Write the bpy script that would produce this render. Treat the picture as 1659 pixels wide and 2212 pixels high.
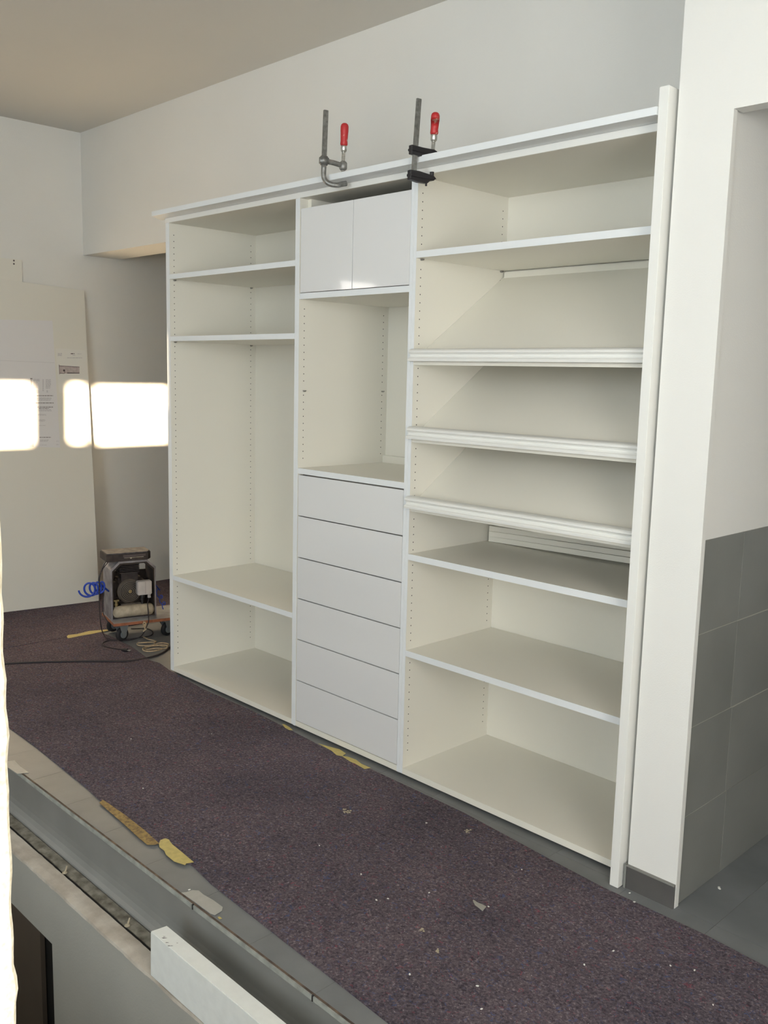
import bpy, bmesh, math, random
from mathutils import Vector, Matrix, noise
random.seed(7)
for _o in list(bpy.data.objects): bpy.data.objects.remove(_o)
SC = bpy.context.scene
COL = SC.collection

# ------------------------------------------------------------ camera
CAM = Vector((4.39737, -2.67301, 1.66752))
RT = Vector((0.69902139, 0.71473907, 0.022741)); UPV = Vector((-0.12065946, 0.08654156, 0.98891448))
FW = Vector((-0.70484778, 0.6940163, -0.14673443)); FPX = 1994.136
cd = bpy.data.cameras.new('camera'); cam = bpy.data.objects.new('camera', cd); COL.objects.link(cam)
cd.sensor_fit = 'VERTICAL'; cd.sensor_height = 36.0; cd.lens = FPX * 36.0 / 2212.0; cd.clip_start = 0.02; cd.clip_end = 100
cam.matrix_world = Matrix(((RT.x, UPV.x, -FW.x, CAM.x), (RT.y, UPV.y, -FW.y, CAM.y), (RT.z, UPV.z, -FW.z, CAM.z), (0, 0, 0, 1)))
SC.camera = cam

# ------------------------------------------------------------ world, sun, window daylight, added fill, exposure
w = bpy.data.worlds.new('world'); SC.world = w; w.use_nodes = True
w.node_tree.nodes['Background'].inputs[0].default_value = (0.75, 0.86, 1.0, 1); w.node_tree.nodes['Background'].inputs[1].default_value = 1.0
SUN_S, SUN_EL = 0.62, math.radians(8)
def light(name, kind, energy, color, loc, direction, **kw):
    l = bpy.data.lights.new(name, kind); l.energy = energy; l.color = color
    for k, v in kw.items(): setattr(l, k, v)
    o = bpy.data.objects.new(name, l); COL.objects.link(o); o.location = loc
    o.rotation_euler = Vector(direction).to_track_quat('-Z', 'Y').to_euler(); return o
_c = math.cos(math.atan(SUN_S)); _s = math.sin(math.atan(SUN_S))
light('sun', 'SUN', 66.0, (1.0, 0.77, 0.50), (9, -6, 4), (-_c * math.cos(SUN_EL), _s * math.cos(SUN_EL), -math.sin(SUN_EL)), angle=math.radians(0.75))
light('daylight_stair_window', 'AREA', 136.0, (0.85, 0.945, 1.0), (4.3, -5.50, 1.85), (-0.0, 1, 0), shape='RECTANGLE', size=2.2, size_y=2.3)
light('daylight_side_window', 'AREA', 13.0, (1.0, 0.93, 0.86), (-1.97, -3.2, 1.7), (1, 0.0, 0), shape='RECTANGLE', size=0.42, size_y=1.6)
light('fill_right_side', 'AREA', 62.0, (0.98, 0.955, 0.90), (5.50, -2.3, 1.7), (-1, 0.0, 0), shape='RECTANGLE', size=1.4, size_y=2.0)  # added fill to brighten right-facing panels; the wall has no opening here
vs = SC.view_settings; vs.view_transform = 'Standard'; vs.look = 'None'; vs.gamma = 1.0; vs.exposure = 0.0; vs.use_curve_mapping = False

# ------------------------------------------------------------ helpers
def at(u, v, ax, val):
    """point where the sight line of photo point (u, v) meets the plane axis[ax] = val"""
    d = FW + RT * ((u - 829.5) / FPX) - UPV * ((v - 1106) / FPX)
    return CAM + d * ((val - CAM[ax]) / d[ax])
FZ = -0.015                       # floor level (cabinet underside is z = 0)
def fl(u, v, z=FZ): p = at(u, v, 2, z); return (p.x, p.y)

def mat(name, color, rough=0.6, metal=0.0, var=0.0, vscale=8.0, bump=0.0, bscale=60.0, spec=0.5, coat=0.0, emit=None, color2=None, detail=4.0):
    m = bpy.data.materials.new(name); m.use_nodes = True; nt = m.node_tree; b = nt.nodes['Principled BSDF']
    b.inputs['Base Color'].default_value = (*color, 1); b.inputs['Roughness'].default_value = rough; b.inputs['Metallic'].default_value = metal
    b.inputs['Specular IOR Level'].default_value = spec; b.inputs['Coat Weight'].default_value = coat; b.inputs['Coat Roughness'].default_value = 0.03
    tc = nt.nodes.new('ShaderNodeTexCoord')
    if var or color2:
        n = nt.nodes.new('ShaderNodeTexNoise'); n.inputs['Scale'].default_value = vscale; n.inputs['Detail'].default_value = detail
        nt.links.new(tc.outputs['Object'], n.inputs['Vector'])
        r = nt.nodes.new('ShaderNodeValToRGB'); r.color_ramp.elements[0].position = 0.3; r.color_ramp.elements[1].position = 0.7
        c2 = color2 if color2 else tuple(min(1, c * (1 + var)) for c in color)
        c1 = color if color2 else tuple(c * (1 - var) for c in color)
        r.color_ramp.elements[0].color = (*c1, 1); r.color_ramp.elements[1].color = (*c2, 1)
        nt.links.new(n.outputs['Fac'], r.inputs['Fac']); nt.links.new(r.outputs['Color'], b.inputs['Base Color'])
    if bump:
        n2 = nt.nodes.new('ShaderNodeTexNoise'); n2.inputs['Scale'].default_value = bscale; n2.inputs['Detail'].default_value = 3
        nt.links.new(tc.outputs['Object'], n2.inputs['Vector'])
        bp = nt.nodes.new('ShaderNodeBump'); bp.inputs['Strength'].default_value = bump; bp.inputs['Distance'].default_value = 0.002
        nt.links.new(n2.outputs['Fac'], bp.inputs['Height']); nt.links.new(bp.outputs['Normal'], b.inputs['Normal'])
    return m

M = {}
M['plaster'] = mat('wall_plaster', (0.80, 0.79, 0.755), 0.9, var=0.015, vscale=1.5, bump=0.25, bscale=220, spec=0.2)
M['ceil'] = mat('ceiling_paint', (0.66, 0.645, 0.61), 0.95, var=0.01, vscale=1.2, bump=0.1, bscale=200, spec=0.2)
M['melamine'] = mat('white_melamine_bounce_tint', (0.85, 0.82, 0.735), 0.42, bump=0.05, bscale=500, spec=0.4)  # warm bounce light tinted into the white of the interiors
M['edge'] = mat('white_edge_band_sky_tint', (0.83, 0.855, 0.87), 0.45, spec=0.4)  # cool window light tinted into the white of the front edges
M['gloss'] = mat('white_gloss_lacquer', (0.80, 0.80, 0.80), 0.08, spec=0.5, coat=0.6)
M['paint'] = mat('white_paint', (0.84, 0.835, 0.80), 0.5, spec=0.4)
M['hole'] = mat('pin_hole_dark', (0.05, 0.045, 0.04), 0.9)
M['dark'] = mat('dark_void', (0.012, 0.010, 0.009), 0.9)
M['pin'] = mat('pin_nickel', (0.35, 0.34, 0.32), 0.35, metal=0.8)
M['tile'] = mat('floor_tile_grey', (0.152, 0.157, 0.160), 0.42, color2=(0.212, 0.217, 0.221), vscale=4, bump=0.15, bscale=120, spec=0.4)
M['wtile'] = mat('wall_tile_grey', (0.205, 0.207, 0.192), 0.35, color2=(0.255, 0.257, 0.24), vscale=3, bump=0.1, bscale=80, spec=0.45)
M['grout'] = mat('grout', (0.235, 0.23, 0.21), 0.9)
M['wgrout'] = mat('wall_grout', (0.42, 0.41, 0.36), 0.9)
M['base'] = mat('skirting_tile', (0.105, 0.10, 0.096), 0.4, var=0.1, vscale=10)
M['steel'] = mat('galvanised_plate', (0.255, 0.255, 0.243), 0.42, metal=0.1, var=0.08, vscale=5, spec=0.5)
M['rim'] = mat('plate_rim', (0.36, 0.37, 0.34), 0.6, var=0.25, vscale=30)
M['rust'] = mat('rusty_gap', (0.05, 0.035, 0.028), 0.9, color2=(0.20, 0.14, 0.10), vscale=25)
M['mortar'] = mat('stained_mortar', (0.11, 0.095, 0.07), 0.9, color2=(0.30, 0.28, 0.23), vscale=28, bump=0.8, bscale=60)
M['ledge'] = mat('rough_ledge', (0.42, 0.37, 0.31), 0.95, color2=(0.60, 0.55, 0.48), vscale=14, bump=0.9, bscale=45, spec=0.1)
M['lower'] = mat('stair_wall', (0.40, 0.39, 0.35), 0.9, var=0.05, vscale=3, bump=0.4, bscale=120, spec=0.15)
M['brown'] = mat('brown_door', (0.13, 0.10, 0.075), 0.7, var=0.1, vscale=3)
M['block'] = mat('white_block', (0.80, 0.81, 0.78), 0.7, var=0.03, vscale=30, bump=0.3, bscale=80, spec=0.3)
M['render'] = mat('rough_render', (0.62, 0.54, 0.38), 0.95, bump=1.0, bscale=60, spec=0.1, color2=(0.84, 0.80, 0.66), vscale=160)
M['board'] = mat('white_board', (0.80, 0.775, 0.70), 0.6, bump=0.05)
M['paper'] = mat('paper', (0.80, 0.78, 0.78), 0.8)
M['paper2'] = mat('paper_cream', (0.82, 0.80, 0.74), 0.8)
M['ink'] = mat('ink', (0.33, 0.30, 0.30), 0.8)
M['ink2'] = mat('ink_faint', (0.56, 0.53, 0.54), 0.8)
M['ink3'] = mat('ink_dark', (0.10, 0.08, 0.08), 0.8)
M['greyblock'] = mat('print_grey', (0.50, 0.48, 0.51), 0.8)
M['plan'] = mat('print_plan', (0.46, 0.38, 0.36), 0.8, color2=(0.60, 0.52, 0.50), vscale=60)
M['tape'] = mat('masking_tape', (0.62, 0.50, 0.17), 0.55, color2=(0.50, 0.40, 0.14), vscale=60, bump=0.4)
M['tape2'] = mat('dirty_tape', (0.42, 0.28, 0.09), 0.7, color2=(0.16, 0.10, 0.05), vscale=70, bump=0.5)
M['tapew'] = mat('pale_tape', (0.42, 0.41, 0.375), 0.5, var=0.05, vscale=40)
M['barsteel'] = mat('clamp_steel', (0.27, 0.265, 0.25), 0.42, metal=0.65, var=0.3, vscale=60)
M['zinc'] = mat('zinc', (0.62, 0.61, 0.57), 0.3, metal=0.9)
M['black'] = mat('black_iron', (0.018, 0.016, 0.018), 0.45)
M['dusty'] = mat('dusty_black', (0.020, 0.014, 0.015), 0.7, color2=(0.05, 0.038, 0.036), vscale=40)
M['dustytop'] = mat('dusty_top', (0.055, 0.050, 0.055), 0.75, color2=(0.15, 0.14, 0.145), vscale=30)
M['shell'] = mat('worn_grey_metal', (0.16, 0.15, 0.165), 0.45, color2=(0.33, 0.32, 0.35), vscale=18, metal=0.2)
M['innerdark'] = mat('shell_inside', (0.018, 0.012, 0.011), 0.8, color2=(0.05, 0.035, 0.028), vscale=20)
M['motor'] = mat('motor_brown', (0.07, 0.055, 0.045), 0.6, color2=(0.14, 0.115, 0.09), vscale=25)
M['tank'] = mat('dusty_cream_tank', (0.30, 0.255, 0.19), 0.6, color2=(0.52, 0.46, 0.36), vscale=22)
M['brass'] = mat('brass', (0.30, 0.23, 0.11), 0.45, metal=0.6, var=0.3, vscale=60)
M['swbox'] = mat('switch_box', (0.50, 0.47, 0.46), 0.5, var=0.05, vscale=30)
M['ply'] = mat('orange_ply_edge', (0.30, 0.11, 0.055), 0.7, var=0.25, vscale=40)
M['plytop'] = mat('blue_grey_laminate', (0.34, 0.36, 0.38), 0.5, color2=(0.22, 0.20, 0.20), vscale=12)
M['rubber'] = mat('rubber', (0.015, 0.014, 0.016), 0.7)
M['wheel'] = mat('wheel_grey', (0.20, 0.22, 0.24), 0.5, metal=0.2)
M['guard'] = mat('fan_guard_metal', (0.19, 0.155, 0.12), 0.5, metal=0.2)
M['blue'] = mat('blue_hose', (0.015, 0.055, 0.42), 0.35)
M['cord'] = mat('black_cord', (0.028, 0.022, 0.026), 0.6)
M['rope'] = mat('beige_rope', (0.42, 0.33, 0.22), 0.85, var=0.2, vscale=80)
M['chip'] = mat('paint_chip', (0.80, 0.79, 0.74), 0.7)
M['crumb'] = mat('plaster_crumb', (0.42, 0.36, 0.26), 0.9, var=0.2, vscale=90)
M['scrap'] = mat('paper_scrap', (0.36, 0.34, 0.30), 0.8)

# red painted wood, chipped
m = mat('red_wood', (0.52, 0.028, 0.03), 0.42); nt = m.node_tree; b = nt.nodes['Principled BSDF']
tc = nt.nodes.new('ShaderNodeTexCoord'); n = nt.nodes.new('ShaderNodeTexNoise'); n.inputs['Scale'].default_value = 45; n.inputs['Detail'].default_value = 5
nt.links.new(tc.outputs['Object'], n.inputs['Vector'])
r = nt.nodes.new('ShaderNodeValToRGB'); r.color_ramp.elements[0].color = (0.52, 0.028, 0.03, 1); r.color_ramp.elements[0].position = 0.6
r.color_ramp.elements[1].color = (0.60, 0.36, 0.28, 1); r.color_ramp.elements[1].position = 0.66
nt.links.new(n.outputs['Fac'], r.inputs['Fac']); nt.links.new(r.outputs['Color'], b.inputs['Base Color']); M['red'] = m

# recycled-fibre felt
m = bpy.data.materials.new('recycled_felt'); m.use_nodes = True; nt = m.node_tree; b = nt.nodes['Principled BSDF']; L = nt.links.new
b.inputs['Roughness'].default_value = 1.0; b.inputs['Specular IOR Level'].default_value = 0.1
tc = nt.nodes.new('ShaderNodeTexCoord')
def tex(scale, detail=2, rough=0.5, dist=0.0):
    n = nt.nodes.new('ShaderNodeTexNoise'); n.inputs['Scale'].default_value = scale; n.inputs['Detail'].default_value = detail
    n.inputs['Roughness'].default_value = rough; n.inputs['Distortion'].default_value = dist; L(tc.outputs['Object'], n.inputs['Vector']); return n
def ramp(src, stops):
    r = nt.nodes.new('ShaderNodeValToRGB'); cr = r.color_ramp
    while len(cr.elements) < len(stops): cr.elements.new(0.5)
    for e, (p, c) in zip(cr.elements, stops): e.position = p; e.color = (*c, 1)
    L(src, r.inputs['Fac']); return r
def mixc(a, bb, fac, mode='MIX'):
    x = nt.nodes.new('ShaderNodeMix'); x.data_type = 'RGBA'; x.blend_type = mode
    if isinstance(fac, (int, float)): x.inputs[0].default_value = fac
    else: L(fac, x.inputs[0])
    L(a, x.inputs[6]); L(bb, x.inputs[7]); return x.outputs[2]
n1 = tex(110, 4, 0.7, 0.6)
r1 = ramp(n1.outputs['Fac'], [(0.26, (0.044, 0.036, 0.047)), (0.44, (0.098, 0.083, 0.094)), (0.56, (0.140, 0.119, 0.130)), (0.76, (0.33, 0.28, 0.30))])
n2 = tex(60, 3, 0.6, 1.2)
sep = nt.nodes.new('ShaderNodeSeparateColor'); L(n2.outputs['Color'], sep.inputs[0])
rb = ramp(sep.outputs[0], [(0.60, (0, 0, 0)), (0.68, (1, 1, 1))]); rr = ramp(sep.outputs[2], [(0.62, (0, 0, 0)), (0.70, (1, 1, 1))])
cb = nt.nodes.new('ShaderNodeRGB'); cb.outputs[0].default_value = (0.09, 0.11, 0.19, 1)
cr_ = nt.nodes.new('ShaderNodeRGB'); cr_.outputs[0].default_value = (0.22, 0.085, 0.105, 1)
c = mixc(r1.outputs[0], cb.outputs[0], rb.outputs[0]); c = mixc(c, cr_.outputs[0], rr.outputs[0])
vo = nt.nodes.new('ShaderNodeTexVoronoi'); vo.inputs['Scale'].default_value = 55; L(tc.outputs['Object'], vo.inputs['Vector'])
rv = ramp(vo.outputs['Distance'], [(0.055, (1, 1, 1)), (0.085, (0, 0, 0))])
cw = nt.nodes.new('ShaderNodeRGB'); cw.outputs[0].default_value = (0.5, 0.46, 0.46, 1)
c = mixc(c, cw.outputs[0], rv.outputs[0])
n4 = tex(28, 5, 0.75, 2.0); r4 = ramp(n4.outputs['Fac'], [(0.32, (0.62, 0.60, 0.66)), (0.5, (1.0, 0.98, 1.0)), (0.68, (1.35, 1.32, 1.28))])
c = mixc(c, r4.outputs[0], 1.0, 'MULTIPLY')
n3 = tex(2.2, 3); r3 = ramp(n3.outputs['Fac'], [(0.3, (0.80, 0.80, 0.84)), (0.7, (1.15, 1.1, 1.1))])
c = mixc(c, r3.outputs[0], 1.0, 'MULTIPLY'); L(c, b.inputs['Base Color'])
bp = nt.nodes.new('ShaderNodeBump'); bp.inputs['Strength'].default_value = 0.8; bp.inputs['Distance'].default_value = 0.003
L(n1.outputs['Fac'], bp.inputs['Height']); L(bp.outputs['Normal'], b.inputs['Normal']); M['felt'] = m

def finish(name, bm, m, parent=None, smooth=False, bevel=0.0, mats=None):
    if bevel: bmesh.ops.bevel(bm, geom=[e for e in bm.edges], offset=bevel, segments=2, affect='EDGES', clamp_overlap=True)
    me = bpy.data.meshes.new(name); bm.to_mesh(me); bm.free()
    for x in (mats or [m]): me.materials.append(x)
    if smooth:
        for p in me.polygons: p.use_smooth = True
    o = bpy.data.objects.new(name, me); COL.objects.link(o)
    if parent: o.parent = parent; o.matrix_parent_inverse = parent.matrix_world.inverted() if False else Matrix.Translation(-Vector(parent.location))
    return o
def bx(bm, x0, x1, y0, y1, z0, z1):
    v = [bm.verts.new(p) for p in ((x0, y0, z0), (x1, y0, z0), (x1, y1, z0), (x0, y1, z0), (x0, y0, z1), (x1, y0, z1), (x1, y1, z1), (x0, y1, z1))]
    for f in ((0, 3, 2, 1), (4, 5, 6, 7), (0, 1, 5, 4), (1, 2, 6, 5), (2, 3, 7, 6), (3, 0, 4, 7)): bm.faces.new([v[i] for i in f])
    return v
def box(name, d, m, parent=None, bevel=0.0):
    bm = bmesh.new(); bx(bm, *d); return finish(name, bm, m, parent, bevel=bevel)
def prism(bm, pts, a, bvec):
    """closed polygon pts (3-vectors) extruded by vector"""
    v0 = [bm.verts.new(p) for p in pts]; v1 = [bm.verts.new(Vector(p) + Vector(bvec)) for p in pts]; n = len(pts)
    bm.faces.new(v0[::-1]); bm.faces.new(v1)
    for i in range(n): bm.faces.new((v0[i], v0[(i + 1) % n], v1[(i + 1) % n], v1[i]))
    bmesh.ops.recalc_face_normals(bm, faces=bm.faces[:])
def cyl(bm, p0, p1, r0, r1=None, seg=20, cap=True):
    p0, p1 = Vector(p0), Vector(p1); r1 = r0 if r1 is None else r1; d = (p1 - p0); q = d.to_track_quat('Z', 'Y')
    a = [bm.verts.new(p0 + q @ Vector((math.cos(t) * r0, math.sin(t) * r0, 0))) for t in [2 * math.pi * i / seg for i in range(seg)]]
    c = [bm.verts.new(p1 + q @ Vector((math.cos(t) * r1, math.sin(t) * r1, 0))) for t in [2 * math.pi * i / seg for i in range(seg)]]
    for i in range(seg): bm.faces.new((a[i], a[(i + 1) % seg], c[(i + 1) % seg], c[i]))
    if cap: bm.faces.new(a[::-1]); bm.faces.new(c)
def lathe(bm, origin, axis, prof, seg=24):
    """prof: list of (distance along axis, radius)"""
    origin = Vector(origin); q = Vector(axis).to_track_quat('Z', 'Y'); rings = []
    for h, r in prof:
        rings.append([bm.verts.new(origin + q @ Vector((math.cos(2 * math.pi * i / seg) * r, math.sin(2 * math.pi * i / seg) * r, h))) for i in range(seg)])
    for a, c in zip(rings, rings[1:]):
        for i in range(seg): bm.faces.new((a[i], a[(i + 1) % seg], c[(i + 1) % seg], c[i]))
    bm.faces.new(rings[0][::-1]); bm.faces.new(rings[-1])
def spline(pts, n=8):
    P = [Vector(p) for p in pts]; P = [P[0] * 2 - P[1]] + P + [P[-1] * 2 - P[-2]]; out = []
    for i in range(1, len(P) - 2):
        for k in range(n):
            t = k / n; a, b_, c_, d = P[i - 1], P[i], P[i + 1], P[i + 2]
            out.append(0.5 * ((2 * b_) + (c_ - a) * t + (2 * a - 5 * b_ + 4 * c_ - d) * t * t + (3 * b_ - a - 3 * c_ + d) * t ** 3))
    out.append(P[-2]); return out
def tube(bm, pts, r, seg=8, n=8, rx=None):
    P = spline(pts, n) if n else [Vector(p) for p in pts]; rings = []; up = Vector((0, 0, 1)); prev = None
    for i, p in enumerate(P):
        t = (P[min(i + 1, len(P) - 1)] - P[max(i - 1, 0)]).normalized()
        if prev is None: nrm = t.orthogonal().normalized()
        else: nrm = (prev - t * prev.dot(t)).normalized()
        prev = nrm; bn = t.cross(nrm)
        rings.append([bm.verts.new(p + (nrm * math.cos(2 * math.pi * k / seg) + bn * math.sin(2 * math.pi * k / seg)) * r) for k in range(seg)])
    for a, c in zip(rings, rings[1:]):
        for k in range(seg): bm.faces.new((a[k], a[(k + 1) % seg], c[(k + 1) % seg], c[k]))
    bm.faces.new(rings[0][::-1]); bm.faces.new(rings[-1])
def tag(o, label, cat, group=None):
    o['label'] = label; o['category'] = cat
    if group: o['group'] = group
    return o
def thing(name, label, cat, loc, group=None):
    o = bpy.data.objects.new(name, None); COL.objects.link(o); o.location = loc; o.empty_display_size = 0.1; return tag(o, label, cat, group)
def struct(o, label=None):
    o['kind'] = 'structure'
    if label: o['label'] = label
    return o
def sheet(name, poly, z, th, m, parent=None):
    bm = bmesh.new(); prism(bm, [(x, y, z) for x, y in poly], None, (0, 0, th)); return finish(name, bm, m, parent)
def wall_holes(name, ax, c0, c1, a0, a1, z0, z1, holes, m):
    """wall slab normal to ax (0=x,1=y) from c0 to c1, spanning a0..a1 and z0..z1, with rectangular holes (a,a,z,z)"""
    A = sorted({a0, a1, *[h[0] for h in holes], *[h[1] for h in holes]}); Z = sorted({z0, z1, *[h[2] for h in holes], *[h[3] for h in holes]})
    A = [a for a in A if a0 <= a <= a1]; Z = [z for z in Z if z0 <= z <= z1]; bm = bmesh.new()
    for a, b_ in zip(A, A[1:]):
        for z, y in zip(Z, Z[1:]):
            ca, cz = (a + b_) / 2, (z + y) / 2
            if any(h[0] < ca < h[1] and h[2] < cz < h[3] for h in holes): continue
            if ax == 0: bx(bm, c0, c1, a, b_, z, y)
            else: bx(bm, a, b_, c0, c1, z, y)
    return struct(finish(name, bm, m))

# ------------------------------------------------------------ room shell
CEIL = 3.32; XL = -2.06; XR = 5.6; YF = -5.6; ZB = -3.0
struct(box('ceiling', (-3.3, XR, YF, 4.0, CEIL, CEIL + 0.15), M['ceil']))
# left wall with its narrow window beside the stairwell; it stops where the passage opens
wall_holes('wall_left', 0, XL - 0.2, XL, YF, 1.27, ZB, CEIL, [(-3.4, -3.0, 0.9, 2.5)], M['plaster'])
wall_holes('wall_front', 1, YF - 0.2, YF, -2.3, XR, ZB, CEIL, [(3.2, 5.4, 0.7, 3.0)], M['plaster'])
zA0, zA1 = 2.388, 2.785
sunholes = [(-5.4, -4.585, zA0, zA1), (-4.295, -4.185, zA0, zA1), (-4.11, -3.507, zA0, zA1), (-3.76, -3.609, -0.5, 1.95)]  # slots in the unseen wall, shaped to cast sun patches and light the parapet
wall_holes('wall_right_sun_mask', 0, XR, XR + 0.02, YF, 4.0, ZB, CEIL, sunholes, M['plaster'])
# windows (sashes and added sun-blocking panels) behind and beside the viewer
def window(name, ax, c, a0, a1, z0, z1, side):
    bm = bmesh.new(); t = 0.05
    for d in ((a0, a1, z0, z0 + t), (a0, a1, z1 - t, z1), (a0, a0 + t, z0, z1), (a1 - t, a1, z0, z1)):
        if ax == 1: bx(bm, d[0], d[1], c, c + 0.06 * side, d[2], d[3])
        else: bx(bm, c, c + 0.06 * side, d[0], d[1], d[2], d[3])
    o = struct(finish(name, bm, M['paint']))
    bm = bmesh.new()
    if ax == 1: bx(bm, a0, a1, c + 0.07 * side, c + 0.09 * side, z0, z1)
    else: bx(bm, c + 0.07 * side, c + 0.09 * side, a0, a1, z0, z1)
    finish('window_sun_block', bm, M['paint'], o); return o  # opaque panel added to keep direct sun out of the opening
window('window_1', 1, YF, 3.2, 5.4, 0.7, 3.0, -1)
window('window_2', 0, XL, -3.4, -3.0, 0.9, 2.5, -1)
# bulkhead above cabinets, added light-leak stop behind them, far passage walls
struct(box('wall_back', (XL, 2.932, 0.57, 0.86, 2.475, CEIL), M['plaster']))
struct(box('light_stop_behind_cabinets', (-0.02, 2.932, 0.60, 0.86, FZ, 2.475), M['plaster']))  # unseen slab added to stop light leaking in from the passage
struct(box('wall_passage', (-3.3, -3.0, 1.27, 4.0, -0.2, CEIL), M['plaster']))
struct(box('wall_passage_end', (-3.0, XR, 3.9, 4.0, -0.2, CEIL), M['plaster']))
struct(box('wall_return', (-3.3, XL - 0.2, 1.1, 1.27, -0.2, CEIL), M['plaster']))
# wall stub right of the cabinets (front face with corner strip), tiled wall going back, wall over the doorway
bm = bmesh.new(); bx(bm, 2.932, 3.107, -0.045, -0.022, FZ, CEIL); bx(bm, 2.932, 3.099, -0.022, 3.9, FZ, CEIL)
struct(finish('wall_right_pillar', bm, M['plaster']))
struct(box('wall_over_doorway', (3.107, XR, -0.045, 0.012, 2.438, CEIL), M['plaster']))
sk = thing('skirting_tile', 'dark grey tile skirting with pale edge along the foot of the white pillar', 'skirting', (3.01, -0.05, FZ))
box('skirting_face', (2.934, 3.105, -0.054, -0.045, FZ, 0.062), M['base'], sk)
box('top_edge', (2.930, 3.105, -0.055, -0.045, 0.062, 0.067), M['grout'], sk)
box('end_strip', (2.924, 2.932, -0.056, -0.040, FZ, 0.067), M['wtile'], sk)
# wall tiles on the receding wall
tw = struct(box('wall_tiling', (3.099, 3.1005, -0.022, 3.8, FZ, 1.188), M['wgrout']))
rows = [(1.188, 0.890, 0.262), (0.887, 0.588, 0.262), (0.585, 0.286, 0.272), (0.283, FZ + 0.002, 0.282)]
bmt = bmesh.new(); bx(bmt, 3.1003, 3.1016, 0, 0.597, 0, 0.2975); wt = bpy.data.meshes.new('wall_tile'); bmt.to_mesh(wt); bmt.free(); wt.materials.append(M['wtile'])
for zt, zb_, yj in rows:
    bm = bmesh.new(); bx(bm, 3.1003, 3.1016, -0.021, yj - 0.0015, zb_ + 0.0, zt - 0.0); finish('tile', bm, M['wtile'], tw)
    for k in range(6):
        o = bpy.data.objects.new('tile', wt); COL.objects.link(o); o.location = (0, yj + 0.0015 + 0.6 * k, zb_); o.parent = tw

# floor: screed slab with single tiles, 30 x 60 cm
fs = bmesh.new(); bx(fs, -3.0, XR, -1.162, 3.9, -0.20, FZ - 0.001); bx(fs, XL, XR, YF, -2.42, -0.2, FZ - 0.001)
floor = struct(finish('floor', fs, M['grout']))
TW = 0.2988
def tmesh(y0, y1, i):
    bm = bmesh.new(); bx(bm, 0, TW, y0, y1, FZ - 0.0012, FZ)
    me = bpy.data.meshes.new('tile'); bm.to_mesh(me); bm.free(); me.materials.append(M['tile']); return me
for i, (y0, y1) in enumerate([(-1.165, -0.6375), (-0.636, -0.0375), (-0.036, 0.5625), (0.564, 1.1625), (1.164, 1.7625), (1.764, 2.3625), (2.364, 2.9625)]):
    me = tmesh(y0, y1, i)
    for k in range(-17, 12):
        x = 2.04 + 0.3 * k
        if x > 5.3: break
        if x < XL - 0.3 and y0 < 1.1: continue
        if i == 1 and not (k < -8 or k > 2): pass
        o = bpy.data.objects.new('tile', me); COL.objects.link(o); o.location = (x, 0, random.uniform(-0.0003, 0.0003)); o.parent = floor

# ------------------------------------------------------------ floor edge over the stairwell
prof = [(-1.166, -0.019), (-1.168, -0.019), (-1.170, -0.030), (-1.170, -0.135), (-1.172, -0.155), (-1.177, -0.175), (-1.186, -0.190), (-1.198, -0.199), (-1.2, -0.205), (-1.150, -0.205), (-1.150, -0.05), (-1.162, -0.04)]
bm = bmesh.new(); prism(bm, [(-2.0, y, z) for y, z in prof], None, (7.5, 0, 0))
trim = struct(finish('trim_floor_edge', bm, M['steel']), 'grey sheet metal apron hanging from the floor edge above the stairwell')
bm = bmesh.new(); bx(bm, -2.0, 5.5, -1.1735, -1.1655, -0.034, -0.0195)
finish('pale_rim', bm, M['rim'], trim)
bm = bmesh.new(); bx(bm, -2.0, 5.5, -1.1695, -1.1625, -0.019, -0.0155)
finish('rusty_joint', bm, M['rust'], trim)
for px, py in ((417, 1958), (676, 2147)):
    p = at(px, py, 1, -1.172); bm = bmesh.new(); bx(bm, p.x - 0.002, p.x + 0.002, -1.1755, -1.168, -0.034, -0.016); finish('metal_clip', bm, M['black'], trim)
lw = wall_holes('wall_lower', 1, -1.322, -1.14, -2.0, 5.5, ZB, -0.212, [(-0.2, 1.332, -2.6, -0.437)], M['lower'])
lw['label'] = 'grey rendered stairwell wall under the floor edge with a dark opening'
# rough ledge on top of the lower wall: uneven strip
def rough_strip(name, y0, y1, z0, z1, m, parent, amp, n=260, seed=0):
    bm = bmesh.new(); prev = None
    for i in range(n + 1):
        x = -1.0 + 6.4 * i / n; rn = noise.noise(Vector((x * 9, seed, 0))) * amp; r2 = noise.noise(Vector((x * 31, seed + 5, 0))) * amp * 0.6
        v = [bm.verts.new(q) for q in ((x, y0 + rn + r2, z0), (x, y0 + 0.002 + rn, z1 - 0.003 + r2 * 0.4), (x, (y0 + y1) / 2, z1 + r2 * 0.7), (x, y1 + r2, z1 + rn * 0.5), (x, y1, z0))]
        if prev:
            for k in range(5): bm.faces.new((prev[k], prev[(k + 1) % 5], v[(k + 1) % 5], v[k]))
        else: bm.faces.new(v[::-1])
        prev = v
    bm.faces.new(prev); bmesh.ops.recalc_face_normals(bm, faces=bm.faces[:]); return finish(name, bm, m, parent, smooth=False)
rough_strip('plaster_ledge', -1.3225, -1.258, -0.213, -0.2, M['ledge'], lw, 0.004, seed=1)
rough_strip('mortar_joint', -1.246, -1.205, -0.23, -0.203, M['mortar'], lw, 0.003, seed=9)
rough_strip('dark_gap', -1.2595, -1.244, -0.215, -0.2085, M['dark'], lw, 0.003, seed=3)
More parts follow.
